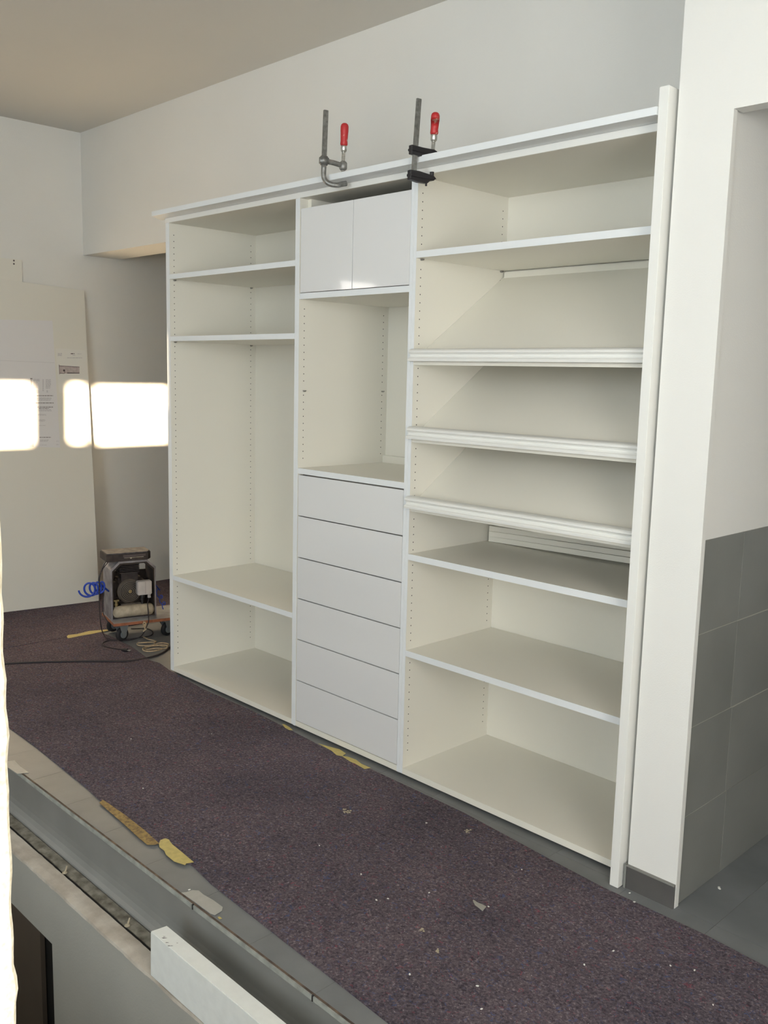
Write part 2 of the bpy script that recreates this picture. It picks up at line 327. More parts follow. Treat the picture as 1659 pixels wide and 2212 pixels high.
for px, py in ((140, 1885), (275, 1999)):
    p = at(px, py, 2, -0.198); bm = bmesh.new(); cyl(bm, (p.x, p.y, -0.2), (p.x + 0.003, p.y + 0.008, -0.172), 0.003, seg=8)
    lathe(bm, (p.x, p.y, -0.199), (0, 0, 1), [(0, 0.010), (0.003, 0.009), (0.006, 0.004)], seg=9)
    tag(finish('bent_nail', bm, M['crumb']), 'bent nail sticking up from the rough ledge, %s' % ('farther from the beam' if px < 200 else 'nearer to the beam'), 'nail')
p = at(92, 2110, 1, -1.16)
box('inner_panel', (-0.2, p.x, -1.165, -1.145, -2.6, -0.437), M['brown'], lw)
struct(box('stairwell_dark_backing', (-2.0, XR, -1.14, -1.12, ZB, -0.212), M['dark']))  # near-black sheet painted as the unlit depth behind the opening
struct(box('floor_lower', (XL, XR, -2.7, -1.1, ZB - 0.1, ZB), M['lower']))
struct(box('wall_stairwell_near', (XL, XR, -2.6, -2.42, ZB, -0.2), M['lower']))

bm = bmesh.new(); vv = bx(bm, 2.035, 5.45, -1.3215, -1.268, -0.199, -0.048)
vv[4].co.x += 0.004; vv[7].co.x += 0.012; vv[3].co.x += 0.012
bmesh.ops.bevel(bm, geom=[e for e in bm.edges], offset=0.002, segments=2, affect='EDGES')
blk = tag(finish('wooden_beam', bm, M['block']), 'long white painted beam standing on the rough ledge of the stairwell', 'beam')
for px, py, L_ in ((349, 2026, .012), (357, 2036, .008), (362, 2043, .008), (368, 2043, .006), (352, 2023, .006), (381, 2037, .004)):
    p = at(px, py, 2, -0.048); bm = bmesh.new(); prism(bm, [(p.x, p.y, -0.0485), (p.x + L_ * 0.5, p.y + L_ * 0.2, -0.0485), (p.x + L_, p.y + L_, -0.0485), (p.x + L_ * .3, p.y + L_ * 0.5, -0.0485)], None, (0, 0, 0.0009)); finish('dark_nick', bm, M['ink3'], blk)

# sunlit rough render of the opening the picture is taken through
bm = bmesh.new(); N = 150; prev = None
for i in range(N + 1):
    z = -0.2 + 1.83 * i / N; e = -2.377 - 0.0060 * (1.6 - z) + noise.noise(Vector((z * 26, 3, 1))) * 0.0035 + noise.noise(Vector((z * 80, 9, 1))) * 0.0015
    v = [bm.verts.new(q) for q in ((3.66, e - 0.004, z), (3.655, e, z), (3.50, e - 0.03, z), (3.50, -3.6, z), (3.66, -3.6, z))]
    if prev:
        for k in range(5): bm.faces.new((prev[k], prev[(k + 1) % 5], v[(k + 1) % 5], v[k]))
    else: bm.faces.new(v[::-1])
    prev = v
bm.faces.new(prev); bmesh.ops.recalc_face_normals(bm, faces=bm.faces[:])
struct(finish('wall_near_parapet', bm, M['render']), 'sunlit rough rendered wall edge at the left margin')

# ------------------------------------------------------------ felt
CT = 0.005
near = [(-1.0, -1.0)] + [fl(*p) for p in ((19, 1572), (75, 1613), (125, 1653), (188, 1704), (216, 1730), (270, 1772), (332, 1818), (418, 1873), (455.5, 1910), (520, 1961), (589, 2015), (655, 2067), (723, 2120), (839, 2212))] + [(3.6, -1.10), (5.4, -1.11), (5.4, -0.25), (3.445, -0.128), (3.25, -0.112), (2.88, -0.115)] + \
       [fl(*p) for p in ((1190, 1860), (1100, 1811), (1000, 1757), (900, 1710), (800, 1663), (690, 1612), (614, 1572), (540, 1535), (440, 1491), (367, 1450), (345, 1434), (324, 1428), (305, 1413), (283, 1398), (250, 1381), (221, 1368))] + [(-0.998, 0.1), (-1.0, -0.3)]
tag(sheet('floor_felt', near, FZ + 0.0002, CT, M['felt']), 'purple brown speckled felt covering the floor in front of the cabinets', 'floor covering')
far = [(-2.0, -1.15), (-1.012, -1.05), (-1.013, -0.3), (-1.008, 0.1), (-1.0, 0.2), (-0.985, 0.6), (-0.97, 1.2), (-0.95, 2.0), (-2.9, 2.2), (-2.9, 1.5), (-2.04, 1.3), (-2.04, -1.15)]
tag(sheet('floor_felt', far, FZ + 0.0002, CT, M['felt']), 'purple brown felt sheet at the back, reaching under the leaning board', 'floor covering')
ZT = FZ + CT + 0.0004
def px(poly, off, sc): return [fl(off[0] + a / sc, off[1] + b_ / sc) for a, b_ in poly]
def tapes(name, poly, off, sc, m, label, z=ZT, th=0.0012, cat='tape'):
    return tag(sheet(name, px(poly, off, sc), z, th, m), label, cat)
tapes('masking_tape', [(685, 597), (708, 577), (745, 600), (860, 680), (1000, 790), (1098, 880), (1060, 887), (1015, 887), (955, 838), (850, 740), (750, 655)], (0, 1550), 3.19, M['tape2'], 'dirty brown strip of tape along the stairwell edge of the felt')
tapes('masking_tape', [(1095, 885), (1105, 858), (1140, 846), (1165, 855), (1172, 868), (1190, 890), (1240, 930), (1335, 1010), (1285, 1018), (1275, 1030), (1240, 1018), (1200, 1005), (1145, 960), (1132, 930), (1100, 908)], (0, 1550), 3.19, M['tape'], 'crumpled yellow tape flap near the stairwell edge', z=ZT + 0.0014)
tapes('pale_tape', [(1250, 1210), (1285, 1207), (1325, 1193), (1370, 1196), (1400, 1222), (1470, 1262), (1535, 1310), (1530, 1335), (1480, 1365), (1450, 1355), (1350, 1280)], (0, 1550), 3.19, M['tapew'], 'torn whitish tape stuck on the bare tiles near the beam', z=FZ + 0.001)
tapes('pale_tape', [(10, 310), (100, 298), (140, 340), (200, 383), (120, 390), (60, 350), (10, 330)], (0, 1550), 3.19, M['tapew'], 'whitish tape on the bare tiles beside the sunlit wall edge', z=FZ + 0.001)
tapes('masking_tape', [(1500, 1378), (1515, 1376), (1530, 1388), (1510, 1392)], (0, 1550), 3.19, M['tape'], 'tiny yellow tape crumb on the bare tiles', z=FZ + 0.001)
tapes('masking_tape', [(1315, 1888), (1340, 1890), (1400, 1925), (1425, 1950), (1390, 1950), (1345, 1925)], (340, 1180), 4.88, M['tape'], 'small yellow tape scrap at the felt edge under the left cabinet')
tapes('masking_tape', [(262, 1880), (330, 1900), (400, 1918), (440, 1945), (415, 1962), (380, 1955), (345, 1925)], (600, 980), 2.99, M['tape'], 'larger yellow tape flap at the felt edge under the drawers')
tapes('masking_tape', [(412, 1960), (450, 1965), (505, 1985), (540, 2012), (600, 2038), (560, 2045), (500, 2010), (470, 1998)], (600, 980), 2.99, M['tape'], 'yellow tape flap nearest the right cabinet at the felt edge')
tapes('masking_tape', [(135, 1255), (150, 1238), (260, 1225), (400, 1190), (600, 1172), (720, 1150), (720, 1165), (600, 1190), (420, 1225), (300, 1245), (170, 1272), (148, 1275)], (120, 1150), 5.53, M['tape'], 'long yellow tape strip over the felt seam beside the compressor')
# debris on the felt
def crumbs(name, u, v, n, spread, r, m, label, cat, group=None):
    x, y = fl(u, v); bm = bmesh.new()
    for i in range(n):
        rr = r * random.uniform(0.6, 1.3); s = bmesh.ops.create_icosphere(bm, subdivisions=1, radius=rr)['verts']
        dx, dy = random.gauss(0, spread), random.gauss(0, spread)
        for q in s: q.co = Vector((q.co.x * random.uniform(.8, 1.3) + x + dx, q.co.y * random.uniform(.8, 1.2) + y + dy, q.co.z * 0.5 + ZT + rr * 0.4))
    return tag(finish(name, bm, m), label, cat, group)
crumbs('plaster_crumbs', 748, 1758, 16, 0.010, 0.0042, M['crumb'], 'tan cluster of plaster crumbs on the felt below the drawers', 'debris')
crumbs('plaster_crumbs', 945, 2058, 8, 0.005, 0.0036, M['crumb'], 'ochre plaster crumbs on the felt near the bottom of the view', 'debris')
crumbs('plaster_crumbs', 1010, 1800, 9, 0.006, 0.0036, M['crumb'], 'tan plaster fleck on the felt near the bare tile strip', 'debris')
crumbs('plaster_crumbs', 912, 2012, 6, 0.006, 0.0036, M['crumb'], 'dull brown fleck on the felt between the two paler crumbs', 'debris')
crumbs('plaster_crumbs', 1554, 1919, 5, 0.004, 0.004, M['chip'], 'white crumb on the dark tiles beyond the doorway', 'debris').location.z -= CT
x, y = fl(1035, 1967)
bm = bmesh.new(); q = [fl(*p) for p in ((1021, 1950), (1030, 1956), (1040, 1960), (1049, 1965), (1042, 1973), (1034, 1966), (1026, 1960))]
prism(bm, [(a, b_, ZT + 0.002) for a, b_ in q], None, (0.002, 0.001, 0.004)); tag(finish('paper_scrap', bm, M['scrap']), 'small torn grey paper scrap lying on the felt', 'scrap')
proto = None
for u, v in ((921, 1781), (1127, 1882), (838, 1945), (813, 1948), (1055, 1962), (927, 1932), (885, 2109), (1040, 2184), (1262, 2088), (1031, 2134), (457, 1588), (283, 1599), (309, 1706), (780, 1892), (1317, 1868), (1360, 1930), (1448, 2090), (1325, 2058), (1540, 2175), (1370, 1952), (1500, 2100), (690, 1500 + 330), (409, 1923)):
    xx, yy = fl(u, v)
    if u < 1400 and proto is None:
        bm = bmesh.new(); s = bmesh.ops.create_icosphere(bm, subdivisions=1, radius=0.0034)['verts']
        for qv in s: qv.co = Vector((qv.co.x * 1.3, qv.co.y * 0.8, qv.co.z * 0.5))
        proto = finish('paint_chip', bm, M['chip']); o = proto
    else: o = proto.copy(); COL.objects.link(o)
    o.location = (xx, yy, ZT + 0.001); o.rotation_euler = (0, 0, random.uniform(0, 6)); s_ = random.uniform(0.7, 1.2); o.scale = (s_, s_, s_)
    if u in (409, 1317, 1360): o.location.z = FZ + 0.002
    tag(o, 'tiny white paint chip, one of the bright specks scattered over the floor', 'paint chip', 'white paint chips scattered on the floor')

# ------------------------------------------------------------ cabinets
T = 0.0163; TS = 0.0252
X1, X2 = 1.0818, 1.7961
YB = 0.560; ZTOP0, ZTOP1 = 2.428, 2.4525
def pins_holes(par, xs, zr, cols=(0.028, 0.5255), skip=None):
    bm = bmesh.new()
    for xw, sgn in xs:
        for y in cols:
            k = 0
            while True:
                z = 2.3685 - 0.032 * k; k += 1
                if z < zr[0] + 0.02: break
                if z > zr[1] - 0.02 or (skip and any(abs(z - s) < 0.018 for s in skip)): continue
                ring = [bm.verts.new((xw + sgn * 0.0003, y + 0.0026 * math.cos(a), z + 0.0026 * math.sin(a))) for a in [i * math.pi / 4 for i in range(8)]]
                c_ = bm.verts.new((xw + sgn * 0.00005, y, z))
                for i in range(8): bm.faces.new((ring[i], ring[(i + 1) % 8], c_))
    o = finish('shelf_pin_holes', bm, M['hole'], par); o['kind'] = 'stuff'; return o
def shelfpin(par, x, sgn, y, z):
    bm = bmesh.new(); cyl(bm, (x, y, z), (x + sgn * 0.012, y, z), 0.0036, seg=10); bx(bm, min(x + sgn * .002, x + sgn * .013), max(x + sgn * .002, x + sgn * .013), y - 0.006, y + 0.006, z - 0.001, z + 0.0035)
    return finish('shelf_pin', bm, M['pin'], par)
def shelf(par, xa, xb, z, y0=0.0, y1=None, mname='melamine'):
    y1 = y1 or YB - 0.003
    s = box('shelf', (xa + 0.0008, xb - 0.0008, y0 + 0.001, y1, z, z + TS), M[mname], par)
    box('front_edge', (xa + 0.0008, xb - 0.0008, y0, y0 + 0.001, z, z + TS), M['edge'], s); return s
def side(par, xa, xb, z0=0.0, z1=ZTOP1, y0=0.0):
    s = box('side_panel', (xa, xb, y0 + 0.001, YB + 0.008, z0, z1), M['melamine'], par)
    box('front_edge', (xa, xb, y0, y0 + 0.001, z0, z1), M['edge'], s); return s
LZ = FZ
# left cabinet
cab = thing('open_cabinet', 'white open cabinet on the left, beside the compressor', 'cabinet', (0.5, 0.28, LZ))
side(cab, 0.0163, 0.0326); side(cab, X1, X1 + T)
cl = box('end_panel', (0.0, 0.0160, 0.001, YB + 0.008, 0, ZTOP1), M['melamine'], cab); box('front_edge', (0, 0.016, 0, 0.001, 0, ZTOP1), M['edge'], cl)
IL = 0.0326
zs = [2.1406, 1.8196, 0.5224]
for z in zs: shelf(cab, IL, X1, z)
box('bottom_panel', (IL, X1, 0.0, YB, 0, TS), M['melamine'], cab)
box('top_panel', (IL, X1, 0.0, YB, ZTOP0, ZTOP1), M['melamine'], cab)
box('back_panel', (IL, X1, YB, YB + 0.008, 0, ZTOP1), M['melamine'], cab)
pins_holes(cab, [(IL, 1), (X1, -1)], (TS + 0.02, ZTOP0), skip=[z + 0.012 for z in zs] + [z - .006 for z in zs])
for z in zs[:2]:
    for y in (0.028, 0.5255): shelfpin(cab, IL, 1, y, z - 0.0046)
for x in (0.08, 0.55, 1.02):
    for y in (0.06, 0.48):
        bm = bmesh.new(); cyl(bm, (x, y, FZ), (x, y, 0), 0.02, seg=16); finish('levelling_foot', bm, M['black'], cab)

# middle cabinet
mid = thing('drawer_cabinet', 'white middle cabinet with glossy drawers and two small doors above', 'cabinet', (1.45, 0.28, LZ))
a0, a1 = X1 + T, X2 + T; b0, b1 = X1 + 2 * T, X2
side(mid, a0 + 0.0004, b0, y0=-0.003); side(mid, X2, X2 + T - 0.0004, y0=-0.001)
zP, zD, zW = 1.9938, 2.3821, 1.2117
box('bottom_panel', (b0, b1, 0.0, YB, 0, 0.0255), M['melamine'], mid)
box('top_panel', (b0, b1, 0.0, YB, ZTOP0, ZTOP1), M['melamine'], mid)
box('back_panel', (b0, b1, YB, YB + 0.008, 0, ZTOP1), M['melamine'], mid)
shelf(mid, b0, b1, zP); wk = shelf(mid, b0, b1, zW); wk.name = 'worktop'
box('inner_side_panel', (b0, b0 + 0.022, 0.045, YB, zP + TS, ZTOP0), M['melamine'], mid)
box('inner_side_panel', (b1 - 0.022, b1, 0.045, YB, zP + TS, ZTOP0), M['melamine'], mid)
xm = 0.5 * (at(762.3, 430.7, 1, 0).x + at(761.1, 624.8, 1, 0).x)
box('door', (b0 + 0.004, xm - 0.0018, 0.0, 0.019, zP + TS + 0.003, zD), M['gloss'], mid, bevel=0.0008)
box('door', (xm + 0.0018, b1 - 0.0025, 0.0, 0.019, zP + TS + 0.003, zD), M['gloss'], mid, bevel=0.0008)
dz = [zW, 1.0167, 0.8217, 0.6261, 0.4287, 0.2284, 0.0286]
for k in range(6):
    top = dz[k] - (0.0062 if k == 0 else 0.0026)
    d = box('drawer', (b0 + 0.003, b1 - 0.003, -0.0008, 0.0185, dz[k + 1] + (0.0022 if k < 5 else 0.0), top), M['gloss'], mid, bevel=0.0008)
    box('drawer_box', (b0 + 0.02, b1 - 0.02, 0.0186, 0.48, dz[k + 1] + 0.02, top - 0.03), M['melamine'], d)
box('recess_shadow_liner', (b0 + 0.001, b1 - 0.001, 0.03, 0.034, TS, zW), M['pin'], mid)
pz = at(659.6, 844.8, 0, b0).z
pins_holes(mid, [(b0, 1), (b1, -1)], (zW + TS + 0.01, zP), skip=[pz])
for y in (0.028, 0.5255): shelfpin(mid, b0, 1, y, pz)
box('back_cleat', (b0 + 0.0, b1, 0.541, 0.559, zW + TS - 0.0, 1.272), M['melamine'], mid)
for x in (1.17, 1.73):
    for y in (0.06, 0.48):
        bm = bmesh.new(); cyl(bm, (x, y, FZ), (x, y, 0), 0.02, seg=16); finish('levelling_foot', bm, M['black'], mid)

# right cabinet
rc = thing('shoe_cabinet', 'wide white cabinet on the right with three slanted shelves', 'cabinet', (2.35, 0.28, LZ))
c0, c1 = X2 + 2 * T, 2.862
side(rc, X2 + T, c0); side(rc, c1, c1 + T)
box('bottom_panel', (c0, c1, 0.0, YB, 0, TS), M['melamine'], rc)
box('top_panel', (c0, c1, 0.0, YB, ZTOP0, ZTOP1), M['melamine'], rc)
box('back_panel', (c0, c1, YB, YB + 0.008, 0, ZTOP1), M['melamine'], rc)
zr = [2.1219, 0.9223, 0.5148]
for z in zr: shelf(rc, c0, c1, z)
box('back_cleat', (c0 + 0.008, c1, 0.541, 0.559, 2.090, 2.117), M['melamine'], rc)
for zb in (1.7225, 1.4165, 1.1365):
    th = math.atan2(0.31, 0.47) if zb > 1.7 else math.atan2(0.265, 0.385)
    th = math.radians(34.0)
    c_, s_ = math.cos(th), math.sin(th); yf, zf = 0.004, zb + 0.007 - 0.0199
    ln = (YB - 0.004 - yf) / c_
    t_ = 0.0165
    bm = bmesh.new()
    pr = [(yf, zf), (yf + ln * c_, zf + ln * s_), (yf + ln * c_, zf + ln * s_ + t_ / c_), (yf, zf + t_ / c_)]
    prism(bm, [(c0 + 0.001, y, z) for y, z in pr], None, (c1 - c0 - 0.002, 0, 0))
    sl = finish('slanted_shelf', bm, M['melamine'], rc)
    # moulded lip: rounded upstand, cove, square foot; laps over the front of the side panels
    lp = [(-0.004, 0), (-0.026, 0.002), (-0.027, 0.010), (-0.0255, 0.0125), (-0.018, 0.016), (-0.0135, 0.021), (-0.0135, 0.026), (-0.017, 0.031), (-0.023, 0.034), (-0.024, 0.0365), (-0.023, 0.042), (-0.018, 0.046), (-0.008, 0.049), (0.004, 0.051), (0.012, 0.051), (0.012, 0.020), (-0.0005, 0.010), (-0.0005, 0)]
    bm = bmesh.new(); prism(bm, [(c0 - 0.006, y, zb + z) for y, z in lp], None, (c1 - c0 + 0.010, 0, 0))
    finish('moulded_lip', bm, M['paint'], sl)
pins_holes(rc, [(c0, 1), (c1, -1)], (TS + 0.02, ZTOP0), skip=[2.1345, 2.116, 0.935, 0.527, 1.745, 1.44, 1.16])
for y in (0.028, 0.5255): shelfpin(rc, c0, 1, y, zr[0] - 0.0046)
for x in (1.9, 2.4, 2.83):
    for y in (0.08, 0.48):
        bm = bmesh.new(); cyl(bm, (x, y, FZ), (x, y, 0), 0.02, seg=16); finish('levelling_foot', bm, M['black'], rc)

# three loose rails stacked at the back of the shelf, and a board that slants under them
def rail(z0l, z0r, h, name, label, y0=0.493, y1=0.511, group=None, x0=c0 + 0.018):
    x1 = c1 - 0.012; bm = bmesh.new()
    pts = [(x0, y0, z0l), (x1, y0, z0r), (x1, y0, z0r + h), (x0, y0, z0l + h)]
    prism(bm, pts, None, (0, y1 - y0, 0)); bmesh.ops.bevel(bm, geom=[e for e in bm.edges], offset=0.0009, segments=1, affect='EDGES')
    return tag(finish(name, bm, M['melamine']), label, 'rail', group)
zs0 = 0.9223 + TS
H3 = 0.0232
rail(zs0 + 0.0005, zs0 + 0.020, H3, 'loose_rail', 'lowest of the three white rails stacked at the shelf back under the slanted shelves')
rail(zs0 + 0.0005 + H3, zs0 + 0.020 + H3 + 0.003, H3, 'loose_rail', 'middle one of the three white rails stacked at the shelf back')
rail(zs0 + 0.0008 + 2 * H3, zs0 + 0.0245 + 2 * H3 + 0.002, H3, 'loose_rail', 'topmost of the three white rails stacked at the shelf back')
box('rail_wedge_block', (2.75, 2.84, 0.492, 0.512, zs0, zs0 + 0.018), M['melamine'], rc)

# crown, fascia, end panel
cr = thing('crown_board', 'long white crown board lying over the top of all three cabinets', 'board', (1.4, -0.04, ZTOP1))
bm = bmesh.new(); prism(bm, [(0.006 - 0.0, -0.085, ZTOP1), (2.885, -0.085, ZTOP1), (2.885, 0.02, ZTOP1), (-0.075, 0.02, ZTOP1)], None, (0, 0, 0.0235)); finish('top_board', bm, M['edge'], cr)
tag(box('fascia_strip', (0.0, 2.885, -0.0035, -0.0002, ZTOP0 + 0.0004, ZTOP1 - 0.0008), M['paint']), 'thin white fascia strip directly under the crown board', 'strip')
ep = thing('end_filler_panel', 'tall narrow white filler panel between the right cabinet and the pillar', 'panel', (2.9, -0.04, FZ))
bm = bmesh.new(); bx(bm, 2.8865, 2.9185, -0.079, 0.02, FZ + 0.001, 2.531); finish('panel_core', bm, M['paint'], ep, bevel=0.0012)

# ------------------------------------------------------------ clamps
def clamp(kind, bar_top, bar_bot, h_top, h_bot, label):
    """vertical bar in front of the crown, two jaws reaching back over and under it"""
    yb = -0.118 if kind == 'forged' else -0.108; ys = -0.030 if kind == 'forged' else -0.020
    B0 = at(*bar_bot, 1, yb); B1 = at(*bar_top, 1, yb); S = at(*h_bot, 1, ys); S1 = at(*h_top, 1, ys)
    t = thing('bar_clamp', label, 'clamp', (B0.x, B0.y, B0.z)); ax = (B1 - B0).normalized(); zc = ZTOP1 + 0.0235
    jd = Vector((S.x - B0.x, ys - yb, 0)).normalized(); sd = Vector((-jd.y, jd.x, 0))
    def flat(bm, p0, p1, w, d):
        vs_ = []
        for p in (p0, p1):
            for a, b_ in ((-1, -1), (1, -1), (1, 1), (-1, 1)): vs_.append(bm.verts.new(p + jd * (a * w / 2) + sd * (b_ * d / 2)))
        for f in ((0, 1, 2, 3), (7, 6, 5, 4), (0, 4, 5, 1), (1, 5, 6, 2), (2, 6, 7, 3), (3, 7, 4, 0)): bm.faces.new([vs_[i] for i in f])
        bmesh.ops.recalc_face_normals(bm, faces=bm.faces[:])
    at_z = lambda z: B0 + ax * ((z - B0.z) / ax.z)
    sc = Vector((B0.x, yb, 0)) + jd * ((S - Vector((B0.x, yb, S.z))).length)      # screw foot in plan
    lean = Vector((ax.x / ax.z, ax.y / ax.z, 0))
    sp = lambda z: Vector((sc.x, sc.y, z)) + lean * (z - zc) * 1.0
    if kind == 'forged':
        # bar bends round at the bottom into the fixed jaw
        bm = bmesh.new(); zb = 2.415
        flat(bm, at_z(2.49), B1, 0.020, 0.010); finish('bar', bm, M['barsteel'], t, bevel=0.0012)
        p = at_z(zb + 0.034); bm = bmesh.new()
        path = [at_z(2.50), at(699, 376, 1, yb)] + [at(a, b_, 1, y_) for a, b_, y_ in ((700.5, 385, -0.116), (706, 393.5, -0.110), (716, 398.5, -0.098), (729, 400, -0.080), (738, 398, -0.060), (748, 396.5, -0.040))]
        tube(bm, path, 0.0105, seg=10); finish('fixed_jaw', bm, M['barsteel'], t, smooth=True)
        za = at(701, 347, 1, yb).z; arm0 = at_z(za)
        bm = bmesh.new(); flat(bm, at_z(za - 0.018), at_z(za + 0.018), 0.040, 0.024); bmesh.ops.bevel(bm, geom=bm.edges[:], offset=0.006, segments=2, affect='EDGES'); finish('sliding_collar', bm, M['barsteel'], t, smooth=True)
        nut = sp(za - 0.008); bm = bmesh.new(); tube(bm, [arm0, (arm0 + nut) / 2 + Vector((0, 0, 0.002)), nut], 0.0105, seg=10); finish('sliding_arm', bm, M['barsteel'], t, smooth=True)
        bm = bmesh.new(); lathe(bm, nut - Vector((0, 0, 0.018)), ax, [(0, 0.010), (0.006, 0.016), (0.030, 0.016), (0.036, 0.010)], seg=16); finish('threaded_nut', bm, M['barsteel'], t, smooth=True)
    else:
        bm = bmesh.new(); flat(bm, at_z(2.39), B1, 0.021, 0.008); finish('bar', bm, M['barsteel'], t, bevel=0.001)
        za = at(893, 326, 1, yb).z
        def jaw(z, up, nm, reach):
            o_ = at_z(z); bm = bmesh.new(); u_ = Vector((0, 0, 1))
            pr_ = [(-0.022, -0.016), (-0.022, 0.018), (0.02, 0.019), (reach, 0.012), (reach + 0.012, 0.004), (reach + 0.002, -0.006), (reach - 0.014, -0.008), (reach - 0.03, -0.020), (0.02, -0.021)]
            if up: pr_ = [(a, -b_) for a, b_ in pr_]; pr_ = [(-0.024, -0.016), (-0.024, 0.016), (0.03, 0.014), (reach, 0.015), (reach + 0.014, 0.011), (reach + 0.014, -0.009), (reach, -0.013), (0.02, -0.018)]
            prism(bm, [o_ + jd * a + u_ * b_ - sd * 0.010 for a, b_ in pr_], None, sd * 0.020)
            bmesh.ops.bevel(bm, geom=bm.edges[:], offset=0.0015, segments=1, affect='EDGES'); finish(nm, bm, M['black'], t)
            for k in (-1, 1):
                bm = bmesh.new(); prism(bm, [o_ + jd * a + u_ * b_ + sd * (k * 0.0115 - 0.0015) for a, b_ in [(p_[0], p_[1] * 0.25) for p_ in pr_]][:], None, sd * 0.003)
                finish('jaw_rib', bm, M['black'], t)
        jaw(at(892, 380, 1, yb).z, False, 'fixed_jaw', 0.090); jaw(za, True, 'sliding_jaw', 0.085)
        pb = Vector((sc.x, sc.y, ZTOP0 - 0.028)); bm = bmesh.new(); cyl(bm, pb, pb + Vector((0, 0, 0.0278)), 0.008, seg=14); finish('jaw_pad', bm, M['black'], t)
        bm = bmesh.new(); q_ = at_z(at(892, 380, 1, yb).z - 0.008) + jd * 0.062; cyl(bm, q_, q_ - Vector((0, 0, 0.020)), 0.004, seg=8); finish('rivet', bm, M['black'], t)
    # screw, ferrule, handle
    zb_, zt_ = S.z, S1.z
    a_ = sp(zb_); c_ = sp(zt_); hv = (c_ - a_).normalized(); hl = (c_ - a_).length
    foot = sp(zc + 0.001)
    bm = bmesh.new(); pf = []; Ls = (a_ - foot).length; nn = int(Ls / 0.0035)
    for i in range(nn + 1): pf.append((0.008 + (Ls - 0.008) * i / nn, 0.0065 if i % 2 else 0.0078))
    lathe(bm, foot, hv, pf, seg=14); finish('screw', bm, M['zinc'], t)
    bm = bmesh.new(); lathe(bm, (foot.x, foot.y, zc + 0.0004), (0, 0, 1), [(0, 0.010), (0.003, 0.011), (0.006, 0.006), (0.010, 0.005)], seg=16); finish('swivel_foot', bm, M['zinc'], t, smooth=True)
    bm = bmesh.new(); lathe(bm, a_ - hv * 0.004, hv, [(0, 0.0095), (0.004, 0.0125), (0.020, 0.0125), (0.024, 0.0118)], seg=18); finish('ferrule', bm, M['zinc'], t, smooth=True)
    bm = bmesh.new(); lathe(bm, a_ + hv * 0.019, hv, [(0, 0.0125), (0.006, 0.0155), (0.02, 0.0145), (0.5 * hl, 0.0160), (hl - 0.05, 0.0165), (hl - 0.032, 0.0165), (hl - 0.024, 0.0140), (hl - 0.0195, 0.0085)], seg=20); finish('handle', bm, M['red'], t, smooth=True)
clamp('forged', (704, 238), (699, 372), (742, 267), (741, 326), 'forged steel bar clamp with red handle over the small doors')
clamp('cast', (905, 213), (893, 385), (940, 243), (935, 303), 'black jawed bar clamp with chipped red handle above the right divider')

# ------------------------------------------------------------ leaning board, papers, second board
def bl(s, t):      # s: 0 at right edge .. 1 far left; t: 0 bottom .. 1 top
    B1_ = Vector((-1.720, 0.459, FZ + CT + 0.003)); B2_ = Vector((-1.905, -0.69, FZ + CT + 0.003)); T1_ = Vector((-2.026, 0.553, 2.222)); T2_ = Vector((-2.024, -0.65, 2.285))
    return (B1_ * (1 - s) + B2_ * s) * (1 - t) + (T1_ * (1 - s) + T2_ * s) * t
def board_at(u, v):
    x = -1.95
    for _ in range(25):
        p = at(u, v, 0, x); t = (p.z - FZ) / 2.25
        for _ in range(3):
            r_, l_ = bl(0, t), bl(1, t); s = (r_.y - p.y) / (r_.y - l_.y); q_ = bl(s, t); t += (p.z - q_.z) / 2.24
        x = bl(s, t).x
    return s, t
bd = thing('leaning_board', 'tall white board leaning against the left wall with papers stuck on it', 'board', (-1.8, -0.1, FZ))
bm = bmesh.new(); g = []
for layer in (0, 1):
    g.append([[bm.verts.new(bl(i / 12, j / 24) + Vector((-0.016 * layer, 0, 0))) for i in range(13)] for j in range(25)])
for j in range(24):
    for i in range(12):
        a = g[0]; bm.faces.new((a[j][i], a[j][i + 1], a[j + 1][i + 1], a[j + 1][i])); a = g[1]; bm.faces.new((a[j][i], a[j + 1][i], a[j + 1][i + 1], a[j][i + 1]))
for j in range(24):
    for i in (0, 12): bm.faces.new((g[0][j][i], g[0][j + 1][i], g[1][j + 1][i], g[1][j][i]))
for i in range(12):
    for j in (0, 24): bm.faces.new((g[0][j][i], g[0][j][i + 1], g[1][j][i + 1], g[1][j][i]))
bmesh.ops.recalc_face_normals(bm, faces=bm.faces[:]); finish('board_sheet', bm, M['board'], bd)
def onboard(bm, corners, lift, nx=6, ny=6):
    """thin sheet following the board; corners as photo points, tl tr br bl"""
    C = [board_at(*c) for c in corners]; G = []
    for j in range(ny + 1):
        row = []
        for i in range(nx + 1):
            a = i / nx; b_ = j / ny
            s = (C[0][0] * (1 - a) + C[1][0] * a) * (1 - b_) + (C[3][0] * (1 - a) + C[2][0] * a) * b_
            t = (C[0][1] * (1 - a) + C[1][1] * a) * (1 - b_) + (C[3][1] * (1 - a) + C[2][1] * a) * b_
            row.append(bm.verts.new(bl(s, t) + Vector((lift, 0, 0))))
        G.append(row)
    for j in range(ny):
        for i in range(nx): bm.faces.new((G[j][i], G[j + 1][i], G[j + 1][i + 1], G[j][i + 1]))
def paper(name, corners, m, label, lift=0.0012):
    t = thing(name, label, 'paper', bl(*board_at(*corners[1])))
    bm = bmesh.new(); onboard(bm, corners, lift, 8, 8); bmesh.ops.recalc_face_normals(bm, faces=bm.faces[:]); [f.normal_flip() for f in bm.faces[:] if f.normal.x < 0]; finish('sheet', bm, m, t); return t
K = 6.9125
def Z(a, b_): return (a / K, 740 + b_ / K)
ps = paper('plan_sheet', [(-55, 689), (113, 693), (130, 967), (-45, 962)], M['paper'], 'large folded plan sheet with small print blocks, leftmost on the leaning board')
